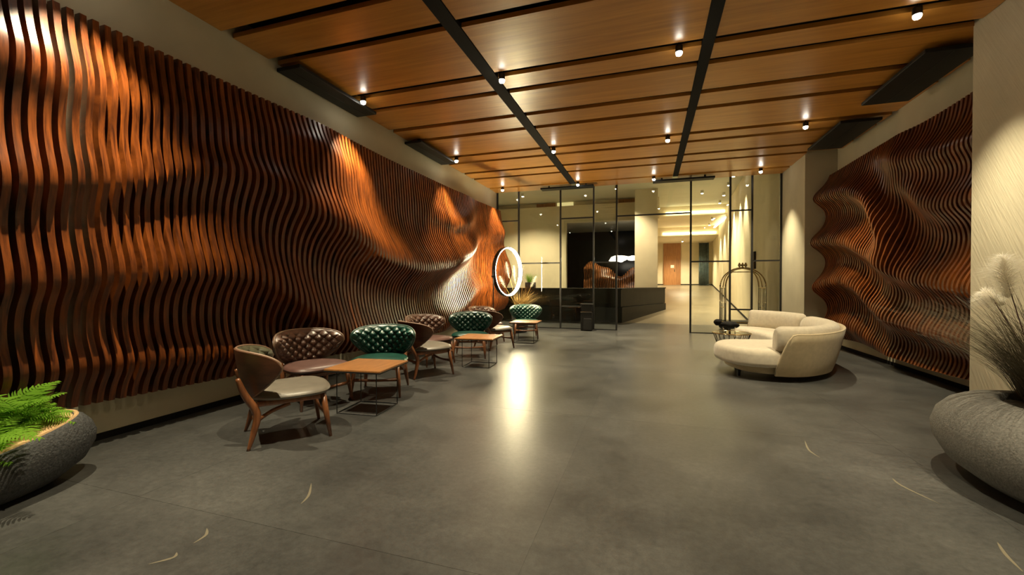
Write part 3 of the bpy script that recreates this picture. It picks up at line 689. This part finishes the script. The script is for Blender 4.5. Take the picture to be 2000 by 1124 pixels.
# ================================================================== SIDE TABLES
def side_table():
    t = empty('side_table')
    tp = MB().bbox(-0.30, 0.30, -0.30, 0.30, 0.440, 0.458, 0.003).build('table_top', M['table_wood'], t)
    MB().box(-0.302, 0.302, -0.302, 0.302, 0.428, 0.4395).build('top_edge', M['black'], t)
    for a in (-1, 1):
        for b in (-1, 1): MB().tube([(a*0.215, b*0.215, 0.006),(a*0.215, b*0.215, 0.43)], 0.0055, 6).build('leg', M['black'], t)
    MB().tube([(-0.215,-0.215,0.006),(0.215,-0.215,0.006),(0.215,0.215,0.006),(-0.215,0.215,0.006)], 0.0055, 6, closed=True).build('base_frame', M['black'], t)
    return t
tb = side_table()
for i, (x, y, a, lab) in enumerate([(-2.76, 3.70, 6, 'square teak side table on thin black wire legs, nearest one'), (-2.54, 6.20, 4, 'square teak side table on wire legs in front of the middle green armchair'), (-2.57, 8.93, 4, 'square teak side table on wire legs below the ring lamp, farthest one')]):
    o = tb if i == 0 else copy_tree(tb)
    o.location = (x, y, 0); o.rotation_euler = (0,0,math.radians(a)); tag(o, lab, 'table', 'wire leg side tables')

# ================================================================== CURVED SOFA
sofa = empty('curved_sofa', (2.0, 7.9, 0)); tag(sofa, 'cream curved sofa with chaise and wraparound back by the right slat wall', 'sofa')
SO = Vector((2.0, 7.9, 0))
def loc2(p): return (p[0]-SO.x, p[1]-SO.y)
seat_out = [(0.98,6.66),(1.15,6.36),(1.46,6.25),(1.78,6.36),(2.07,6.58),(2.31,6.95),(2.49,7.45),(2.57,8.0),(2.53,8.65),(2.35,9.18),(2.10,9.50),(1.84,9.62),(1.66,9.55),(1.66,9.25),(1.80,8.9),(1.90,8.5),(1.94,8.1),(1.88,7.75),(1.75,7.5),(1.4,7.42),(1.1,7.3),(0.93,7.0)]
def closed_cr(pts, n):
    P = [Vector((p[0],p[1],0)) for p in pts]; k = len(P); out = []
    for i in range(k):
        p0,p1,p2,p3 = P[i-1],P[i],P[(i+1)%k],P[(i+2)%k]
        for q in range(n):
            t = q/n; out.append(0.5*((2*p1)+(p2-p0)*t+(2*p0-5*p1+4*p2-p3)*t*t+(3*p1-p0-3*p2+p3)*t**3))
    return out
def pillow_prism(outline, z0, z1, rt, rb, mat, name, parent, crown=0.0):
    """plan outline with rounded upper and lower edges"""
    P = outline; n = len(P)
    nor = []
    for i in range(n):
        t = (P[(i+1)%n]-P[i-1]).normalized(); nor.append(Vector((-t.y, t.x, 0)))
    area = sum(P[i].x*P[(i+1)%n].y-P[(i+1)%n].x*P[i].y for i in range(n))
    sg = 1 if area > 0 else -1                      # inward normal
    rings = []
    for k in range(6): a = PI/2*k/5; rings.append((rb*(1-math.sin(a)), z0+rb*(1-math.cos(a))))
    for k in range(6): a = PI/2*k/5; rings.append((rt*(1-math.cos(a)), z1-rt+rt*math.sin(a)))
    rings.append((rt+0.05, z1+crown))
    vs = []; fs = []
    for (ins, z) in rings:
        for i in range(n): p = P[i]+nor[i]*sg*ins; vs.append((p.x-SO.x, p.y-SO.y, z))
    m = len(rings)
    for r in range(m-1):
        for i in range(n): fs.append((r*n+i, r*n+(i+1)%n, (r+1)*n+(i+1)%n, (r+1)*n+i))
    fs.append(tuple(range(n-1,-1,-1))); fs.append(tuple((m-1)*n+i for i in range(n)))
    o = mesh_obj(name, vs, fs, mat, parent); return auto_smooth(o, 60)
so = closed_cr(seat_out, 5)
pillow_prism(so, 0.185, 0.43, 0.085, 0.06, M['cream'], 'seat_cushion', sofa, 0.006)
cx, cy = 2.0, 7.9
base = [Vector((1.85+(p.x-1.85)*0.84, 7.93+(p.y-7.93)*0.93, 0)) for p in so]
pillow_prism(base, 0.085, 0.19, 0.02, 0.04, M['cream_shell'], 'base', sofa)
# back shell: swept wall along the outer edge
path = cr([(1.58,6.20,0),(1.85,6.24,0),(2.14,6.42,0),(2.45,6.80,0),(2.66,7.35,0),(2.74,8.0,0),(2.70,8.7,0),(2.52,9.28,0),(2.20,9.64,0),(1.90,9.77,0)], 8)
def sweep(path, prof, mat, name, parent, round_ends=False):
    n = len(path); vs = []; fs = []; m = None
    for i, p in enumerate(path):
        t = (path[min(i+1,n-1)]-path[max(i-1,0)]).normalized(); nrm = Vector((t.y, -t.x, 0))   # outward
        ring = prof(i/(n-1)); m = len(ring)
        for (off, z) in ring: q = p+nrm*off; vs.append((q.x-SO.x, q.y-SO.y, z))
    for i in range(n-1):
        for j in range(m): fs.append((i*m+j, i*m+(j+1)%m, (i+1)*m+(j+1)%m, (i+1)*m+j))
    fs.append(tuple(range(m))); fs.append(tuple((n-1)*m+j for j in range(m-1,-1,-1)))
    o = mesh_obj(name, vs, fs, mat, parent); return auto_smooth(o, 60)
def sm(x): x = max(0, min(1, x)); return x*x*(3-2*x)
def shell_h(t):
    a = min(1.0, max(0.0, t/0.075)); a = a*(1.25-0.25*a*a*a) if a < 1 else 1.0; a = min(1.0, a); b = sm((1-t)/0.05)
    return 0.13+(0.50+0.04*sm((t-0.1)/0.5))*a*(0.35+0.65*b)
def shell_off(z): return -0.10+0.14*((z-0.08)/0.55)**0.8 if z > 0.08 else -0.10
def shell_prof(t):
    h = shell_h(t); pts = []
    for k in range(7): z = 0.08+(h-0.08)*k/6; pts.append((shell_off(z), z))
    o = pts[-1][0]
    pts += [(o-0.010, h+0.016), (o-0.030, h+0.012), (o-0.040, h-0.008)]
    for k in range(1, 7): z = h-0.008-(h-0.088)*k/6; pts.append((shell_off(z)-0.045, z))
    return pts
shp = sweep(path, shell_prof, M['cream_shell'], 'back_shell', sofa)
n = len(path); tubep = []
for i, p in enumerate(path):
    t = (path[min(i+1,n-1)]-path[max(i-1,0)]).normalized(); nrm = Vector((t.y,-t.x,0)); pr = shell_prof(i/(n-1)); q = p+nrm*(pr[6][0]-0.012); tubep.append((q.x-SO.x, q.y-SO.y, pr[6][1]+0.008))
MB().tube(tubep, 0.013, 8).build('piping', M['cream_shell'], shp, True)
def cushion(t0, t1, z1, name):
    sub = [p for i, p in enumerate(path) if t0 <= i/(n-1) <= t1]
    # resample finely
    sub = cr([tuple(p) for p in sub], 3)
    def prof(t):
        e = min(t, 1-t)/0.07; k = math.sqrt(max(0.0, 1-(1-min(1, e))**2)); k = max(k, 0.05)
        c = (-0.115, (0.40+z1)/2); a = 0.115*(0.45+0.55*k); b = (z1-0.40)/2*(0.72+0.28*k)
        out = []
        for j in range(20):
            q = 2*PI*j/20; cs, sn = math.cos(q), math.sin(q)
            out.append((c[0]+a*math.copysign(abs(cs)**0.7, cs)-0.05*(1-sn)*0.5, c[1]-(z1-0.40)/2*(0.28*(1-k))*1.0+b*math.copysign(abs(sn)**0.7, sn)))
        return out
    return sweep(sub, prof, M['cream'], name, sofa)
cushion(0.0, 0.66, 0.735, 'back_cushion'); cushion(0.665, 0.985, 0.755, 'back_cushion')
for (x, y) in ((1.2,6.62),(1.25,7.15),(2.1,7.1),(2.3,8.6),(1.95,9.3)):
    MB().lathe([(0.018,0.0),(0.026,0.09)], 12, (x-SO.x, y-SO.y, 0)).build('leg', M['black'], sofa)

# ================================================================== COFFEE TABLE + SCULPTURE
ct = empty('wire_coffee_table', (1.34, 8.02, 0)); tag(ct, 'round glass topped coffee table with flared wire base beside the cream sofa', 'table')
auto_smooth(MB().lathe([(0.285,0.440),(0.290,0.444),(0.290,0.450),(0.285,0.454)], 40).build('glass_top', M['glass'], ct))
MB().tube([(0.295*math.cos(2*PI*k/40), 0.295*math.sin(2*PI*k/40), 0.447) for k in range(40)], 0.011, 8, closed=True).build('top_ring', M['brass'], ct, True)
MB().tube([(0.15*math.cos(2*PI*k/32), 0.15*math.sin(2*PI*k/32), 0.010) for k in range(32)], 0.010, 8, closed=True).build('base_ring', M['brass'], ct, True)
for k in range(20):
    q = 2*PI*k/20; q2 = q+0.35
    MB().tube([(0.15*math.cos(q),0.15*math.sin(q),0.012),(0.285*math.cos(q2),0.285*math.sin(q2),0.436)], 0.005, 6).build('wire', M['black'], ct)
sp = empty('animal_sculpture', (1.30, 8.02, 0.455), math.radians(-12)); tag(sp, 'black woolly animal figure on thin metal legs atop the wire coffee table', 'sculpture')
blob('body', M['matt_black'], sp, (0,0,0.125), (0.16,0.075,0.062), 11, (18,12), 0.10)
blob('head', M['matt_black'], sp, (-0.175,0,0.165), (0.065,0.055,0.055), 12, (14,10), 0.10)
for (a,b) in ((-0.09,-0.04),(-0.09,0.04),(0.09,-0.04),(0.09,0.04)):
    MB().tube([(a,b,0.0),(a,b,0.10)], 0.006, 6).build('leg', M['chrome'], sp)

# ================================================================== LUGGAGE CART
lc = empty('luggage_cart', (2.45, 13.1, 0), math.radians(6)); tag(lc, 'dome topped brass luggage cart standing behind the glass front', 'luggage cart')
lx, ly = 0.50, 0.27
MB().bbox(-lx-0.05, lx+0.05, -ly-0.05, ly+0.05, 0.19, 0.25, 0.02).build('platform', M['heater'], lc)
MB().tube([(-lx-0.06,-ly-0.06,0.22),(lx+0.06,-ly-0.06,0.22),(lx+0.06,ly+0.06,0.22),(-lx-0.06,ly+0.06,0.22)], 0.02, 8, closed=True).build('bumper', M['brass'], lc)
for a in (-1, 1):
    for b in (-1, 1):
        MB().tube([(a*lx,b*ly,0.25),(a*lx,b*ly,1.20)], 0.019, 10).build('post', M['chrome'], lc, True)
        arc = [(a*lx*math.cos(q), b*ly*math.cos(q), 1.20+0.52*math.sin(q)) for q in [PI/2*k/12 for k in range(12)]]+[(0,0,1.72)]
        MB().tube(arc, 0.019, 10).build('arch', M['brass'], lc, True)
        for c in (0.33, 0.66):
            MB().tube([(a*(lx-0.012), b*ly*c, 0.25),(a*(lx-0.012), b*ly*c, 1.16)], 0.010, 8).build('rod', M['chrome'], lc, True)
        # castor
        wh = MB(); wh.lathe([(0.03,-0.02),(0.085,-0.02),(0.085,0.02),(0.03,0.02)], 20)
        wv = [(a*(lx-0.05)+v[0], b*(ly-0.02)+v[2], 0.085+v[1]) for v in wh.v]
        auto_smooth(mesh_obj('castor_wheel', wv, wh.f, M['matt_black'], lc))
        MB().tube([(a*(lx-0.05), b*(ly-0.02)-0.0, 0.17),(a*(lx-0.05), b*(ly-0.02), 0.19)], 0.03, 8).build('castor_mount', M['chrome'], lc)
for a in (-1, 1):
    for z in (0.62, 1.16): MB().tube([(a*lx,-ly,z),(a*lx,ly,z)], 0.010, 8).build('end_rail', M['brass'], lc)
    MB().tube(cr([(a*lx,0,1.18),(a*lx*0.85,0,1.48),(a*lx*0.45,0,1.64),(0,0,1.70)],5), 0.014, 8).build('arch', M['brass'], lc, True)
MB().tube([(-0.34,0,1.60),(0.34,0,1.60)], 0.012, 8).build('hanger_rail', M['brass'], lc)
for k in (-1, 0, 1):
    auto_smooth(MB().lathe([(0.012,0),(0.014,0.03),(0.038,0.06),(0.042,0.09),(0.022,0.125),(0.010,0.15)], 14, (k*0.08,0,1.71)).build('finial', M['brass'], lc))

# ================================================================== BIN BY THE GLASS
bn = empty('pedestal_bin', (-1.62, 11.62, 0)); tag(bn, 'black upright bin with stepped front standing before the glass front', 'bin')
MB().bbox(-0.15, 0.15, -0.10, 0.12, 0, 0.50, 0.008).build('body', M['matt_black'], bn)
MB().bbox(-0.14, 0.14, -0.08, 0.12, 0.52, 0.70, 0.008).build('upper_box', M['matt_black'], bn)
MB().bbox(-0.17, 0.17, -0.11, 0.13, 0.70, 0.735, 0.006).build('lid', M['black'], bn)
MB().bbox(-0.16, 0.16, -0.108, 0.125, 0.50, 0.518, 0.004).build('band', M['chrome'], bn)
MB().bbox(-0.06, 0.14, -0.17, -0.10, 0.03, 0.34, 0.006).build('front_box', M['black'], bn)
for s in (-0.10, 0.10): MB().box(s-0.02, s+0.02, -0.09, 0.09, -0.0, 0.004).build('foot', M['black'], bn)

# ================================================================== RING LAMP
rl = empty('ring_floor_lamp', (-3.36, 10.05, 0)); tag(rl, 'tall floor lamp with large glowing ring beside the end of the slat wall', 'floor lamp')
rad = 0.60; al = math.radians(75); ax = Vector((math.cos(al), math.sin(al), 0)); nr = Vector((math.sin(al), -math.cos(al), 0)); zc = 1.58
def ring_band(r0, r1, w0, w1, mat, name):
    n = 72; vs = []; fs = []
    for k in range(n):
        q = 2*PI*k/n; dvec = ax*math.cos(q)+Vector((0,0,1))*math.sin(q)
        for (r, ww) in ((r0,w0),(r1,w0),(r1,w1),(r0,w1)): vs.append(tuple(dvec*r+nr*ww+Vector((0,0,zc))))
    for k in range(n):
        k2 = (k+1)%n
        for j in range(4): fs.append((4*k+j,4*k+(j+1)%4,4*k2+(j+1)%4,4*k2+j))
    return auto_smooth(mesh_obj(name, vs, fs, mat, rl), 40)
ring_band(rad-0.012, rad+0.004, -0.045, 0.045, M['ring_led'], 'light_ring')
ring_band(rad+0.005, rad+0.020, -0.049, 0.049, M['black'], 'ring_frame')
bp = -ax*(rad+0.028)
MB().tube([(bp.x,bp.y,0.02),(bp.x,bp.y,1.62)], 0.014, 10).build('pole', M['black'], rl, True)
MB().lathe([(0.035,-0.03),(0.045,0),(0.035,0.03)], 14, (bp.x,bp.y,zc-0.12)).build('joint', M['black'], rl, True)
auto_smooth(MB().lathe([(0.16,0),(0.165,0.01),(0.16,0.022),(0.02,0.03)], 28, (bp.x,bp.y,0)).build('base', M['black'], rl))

# ================================================================== PLANTS
def strip(mb, pts, w0, w1, side):
    n = len(pts); vs = []
    for i, p in enumerate(pts):
        ww = w0+(w1-w0)*i/(n-1); vs += [p-side*ww, p+side*ww]
    mb.add(vs, [(2*i,2*i+1,2*i+3,2*i+2) for i in range(n-1)])
def frond_mesh(name, L, seed):
    rnd = random.Random(seed); mb = MB(); n = 26; pts = []
    for i in range(n+1):
        t = i/n; pts.append(Vector((L*t*(1-0.12*t), 0.02*math.sin(t*3+seed), L*(0.62*t-0.66*t*t))))
    mb.tube(pts[::3]+[pts[-1]], [0.0022*(1-0.7*i/9) for i in range(len(pts[::3])+1)], 4)
    for i in range(2, n):
        t = i/n; ln = L*0.30*(math.sin(PI*min(1,(t*0.93+0.07))**0.8))**0.9+0.006
        tg = (pts[i+1]-pts[i-1]).normalized()
        for s in (-1, 1):
            d = (Vector((0, s, 0))+tg*0.45+Vector((0,0,rnd.uniform(-.2,.12)))).normalized()
            a = pts[i]; wv = tg*(L*0.0155)
            p1 = a+d*ln*0.35+Vector((0,0,0.006)); p2 = a+d*ln*0.75; p3 = a+d*ln+Vector((0,0,-0.010))
            mb.add([a-wv*0.5, a+wv*0.5, p1+wv, p1-wv, p2+wv*0.7, p2-wv*0.7, p3], [(0,1,2,3),(3,2,4,5),(5,4,6)])
    me = bpy.data.meshes.new(name); me.from_pydata(mb.v, [], mb.f); me.materials.append(M['fern'])
    for p in me.polygons: p.use_smooth = True
    return me
frs = [frond_mesh('frond', L, i) for i, L in enumerate((0.34, 0.40, 0.46, 0.30))]
# planter on the left
def tilt0(v): return v
def tilt_left(v):
    k = max(0.0, min(1.0, (0.62-v[1])/1.1)); return (v[0], v[1], v[2]*(1-0.46*k))
def bowl(name, sx, sy, prof, mat, c, label, n=56, tilt=tilt0):
    t = tag(empty(name, c), label, 'planter'); mb = MB().lathe(prof, n, (0,0,0), sx, sy); mb.v = [tilt(v) for v in mb.v]; o = mb.build('bowl', mat, t); auto_smooth(o, 60); return t
pl = bowl('stone_planter', 0.5, 1.0, [(0.44,0.0),(0.56,0.03),(0.68,0.11),(0.735,0.21),(0.74,0.27),(0.715,0.34),(0.67,0.395),(0.635,0.415),(0.615,0.412),(0.60,0.385),(0.59,0.34)], M['stone_dark'], (-3.80, 1.22, 0), 'dark rough stone bowl planter filled with ferns at left edge', tilt=tilt_left)
_m = MB().lathe([(0.645,0.409),(0.638,0.419),(0.622,0.417),(0.600,0.385),(0.590,0.36)], 56, (0,0,0), 0.5, 1.0); _m.v = [tilt_left(v) for v in _m.v]; auto_smooth(_m.build('rim_lining', M['sand'], pl), 60)
_m = MB().lathe([(0.612,0.30),(0.612,0.375),(0.5,0.384),(0.2,0.39)], 56, (0,0,0), 0.5, 1.0); _m.v = [tilt_left(v) for v in _m.v]; auto_smooth(_m.build('sand_fill', M['sand'], pl), 60)
fern_spots = [(-3.86, 1.56, 0.345, 'bright green fern nearest the rim of the dark stone planter', 50), (-3.72, 1.26, 0.285, 'bright green fern in the middle of the dark stone planter', 50), (-3.86, 0.92, 0.24, 'green fern at the outer end of the dark stone planter', 30)]
rnd = random.Random(4)
for (x, y, fz, lab, cnt) in fern_spots:
    f = tag(empty('fern', (x, y, fz)), lab, 'fern', 'ferns in the dark planter')
    for k in range(cnt):
        o = bpy.data.objects.new('frond', frs[k % 4]); COL.objects.link(o); o.parent = f
        q = 2*PI*k/cnt*3.0+rnd.uniform(-.3,.3)
        ti = rnd.uniform(-0.95, 0.10)
        sc = rnd.uniform(0.75, 1.1)*(1.0 if abs(math.sin(q)) > 0.5 else 0.85)
        o.location = (rnd.uniform(-.05,.05), rnd.uniform(-.08,.08), 0.0)
        o.rotation_euler = (rnd.uniform(-.3,.3), ti, q); o.scale = (sc,)*3
# planter on the right with fountain grass and pampas
pr = bowl('stone_planter', 0.66, 1.0, [(0.42,0.0),(0.60,0.035),(0.76,0.115),(0.84,0.22),(0.855,0.30),(0.82,0.39),(0.74,0.465),(0.63,0.515),(0.52,0.54),(0.45,0.548),(0.42,0.54),(0.405,0.50)], M['stone_grey'], (2.42, 3.40, 0), 'large smooth grey stone bowl planter at right edge')
auto_smooth(MB().lathe([(0.402,0.44),(0.402,0.505),(0.2,0.512)], 48, (0,0,0), 0.66, 1.0).build('soil_fill', M['soil'], pr), 60)
def grass_clump(name, loc, n, L, spread, seed, mat, label, cat, rad0=0.10, ry=1.0, zmin=0.25, wb=0.0016, xmax=9.0, xmin=-9.0):
    rnd = random.Random(seed); t = tag(empty(name, loc), label, cat); mb = MB()
    for k in range(n):
        q = rnd.uniform(0, 2*PI); rr = rad0*math.sqrt(rnd.random()); ln = L*rnd.uniform(0.55, 1.08); sp_ = spread*rnd.random()**0.7
        b = Vector((rr*math.cos(q), rr*math.sin(q)*ry, 0)); q2 = q+rnd.uniform(-.6,.6); d = Vector((math.cos(q2), math.sin(q2), 0))
        reach = b.x+d.x*ln*sp_*1.3
        if reach > xmax or reach < xmin: d = Vector((-d.x*0.9, d.y, 0)); d = d if xmin < b.x+d.x*ln*sp_*1.3 < xmax else Vector((0, d.y, 0))
        pts = [b+d*(ln*sp_*(t_*0.55+0.75*t_*t_))+Vector((0,0,ln*(t_-0.42*sp_*t_*t_))) for t_ in (0,.2,.4,.6,.8,1.0)]
        side = Vector((-d.y, d.x, 0)).normalized()
        side = (side+Vector((rnd.uniform(-.6,.6),rnd.uniform(-.6,.6),0))).normalized()
        strip(mb, pts, wb, wb*0.25, side)
    o = mesh_obj('blades', mb.v, mb.f, mat, t, recalc=False); o['kind'] = 'stuff'; return t
def plume(parent, base, tip_dir, L, r, seed, mat, nh=1500, stem_mat=None, stem_from=None):
    rnd = random.Random(seed); mb = MB(); d = Vector(tip_dir).normalized(); base = Vector(base)
    a = d.orthogonal().normalized(); b = d.cross(a)
    for k in range(nh):
        t = rnd.random(); p = base+d*L*t; q = rnd.uniform(0, 2*PI); o = a*math.cos(q)+b*math.sin(q)
        prof = (math.sin(PI*min(1, 0.10+0.80*t)))**0.7
        ln = r*prof*rnd.uniform(0.65, 1.1)
        dirv = (o*0.85+d*rnd.uniform(0.15, 0.8)).normalized()
        p1 = p+dirv*ln*0.55+Vector((0,0,-0.1*ln)); p2 = p+dirv*ln+Vector((0,0,-0.28*ln)); s = d.cross(dirv).normalized()*0.0013
        mb.add([p-s,p+s,p1+s,p1-s,p2], [(0,1,2,3),(3,2,4)])
    o = mesh_obj('plume', mb.v, mb.f, mat, parent, recalc=False); o['kind'] = 'stuff'
    if stem_from is not None:
        f = Vector(stem_from); MB().tube(cr([tuple(f), tuple(f.lerp(base,0.5)+Vector((0,0,0.03))), tuple(base+d*L*0.6)], 5), 0.0035, 6).build('stem', stem_mat, parent, True)
M['stem_purple'] = plain('purple_stem', (0.10, 0.045, 0.045), 0.6)
g = grass_clump('fountain_grass', (2.50, 3.66, 0.51), 1700, 0.86, 0.90, 3, M['grass'], 'bushy purple green fountain grass growing in the grey stone planter', 'grass', 0.15, 1.4, wb=0.0019, xmax=0.66)
pp = tag(empty('pampas_grass', (2.50, 3.72, 0.51)), 'fluffy white pampas plumes rising from the grey stone planter', 'pampas grass')
plume(pp, (-0.08, 0.22, 0.68), (-0.05, 0.1, 1), 0.30, 0.19, 1, M['plume'], 1300, M['stem_purple'], (0.02, 0.05, 0))
plume(pp, (-0.03, 0.33, 0.63), (-0.45, 0.5, 0.55), 0.15, 0.13, 2, M['plume'], 650, M['stem_purple'], (0.0, 0.08, 0))
plume(pp, (0.14, 0.06, 0.62), (0.35, -0.1, 0.9), 0.30, 0.18, 3, M['plume'], 1100, M['stem_purple'], (0.05, 0.02, 0))
# pot with pampas behind the ring lamp
tp = tag(empty('tall_planter', (-3.25, 10.75, 0)), 'tall dark planter behind the ring lamp and farthest green armchair', 'planter')
auto_smooth(MB().lathe([(0.16,0),(0.19,0.02),(0.24,0.50),(0.25,0.60),(0.235,0.61),(0.225,0.56)], 32).build('pot', M['stone_dark'], tp), 50)
MB().lathe([(0.222,0.50),(0.222,0.565),(0.05,0.575)], 32).build('soil_fill', M['soil'], tp)
g2 = grass_clump('golden_grass', (-3.25, 10.75, 0.57), 420, 0.62, 1.0, 8, M['grass_gold'], 'golden dry grass fanning out behind the glowing ring lamp', 'grass', 0.13, 1.0, wb=0.0026, xmin=-0.30)
p3 = tag(empty('pampas_grass', (-3.25, 10.75, 0.57)), 'cream pampas plumes seen through the glowing ring lamp', 'pampas grass')
for i, (bx, by, bz, dx, dy, L) in enumerate([(-0.30,-0.02,0.85,-0.2,0,0.45),(-0.12,-0.05,0.70,-0.1,0,0.50),(0.06,0.0,0.75,0.05,0,0.42),(0.28,0.02,0.62,0.5,0,0.32),(-0.42,0.0,0.60,-0.5,0,0.35)]):
    plume(p3, (bx,by,bz), (dx,dy,1), L, 0.115, 20+i, M['plume'], 600, M['grass_gold'], (bx*0.15, by*0.15, 0))
# small planter on the reception desk
sp2 = tag(empty('desk_planter', (-4.05, 14.66, 1.12)), 'small dark square pot with green grass on the reception desk', 'planter')
MB().bbox(-0.17, 0.17, -0.12, 0.12, 0, 0.20, 0.01).build('pot', M['heater'], sp2)
MB().box(-0.15, 0.15, -0.10, 0.10, 0.19, 0.203).build('soil_fill', M['soil'], sp2)
g3 = grass_clump('desk_grass', (-4.05, 14.66, 1.32), 260, 0.40, 0.8, 12, M['fern'], 'green grass tuft growing in the pot on the reception desk', 'grass', 0.12, 0.7, wb=0.003)
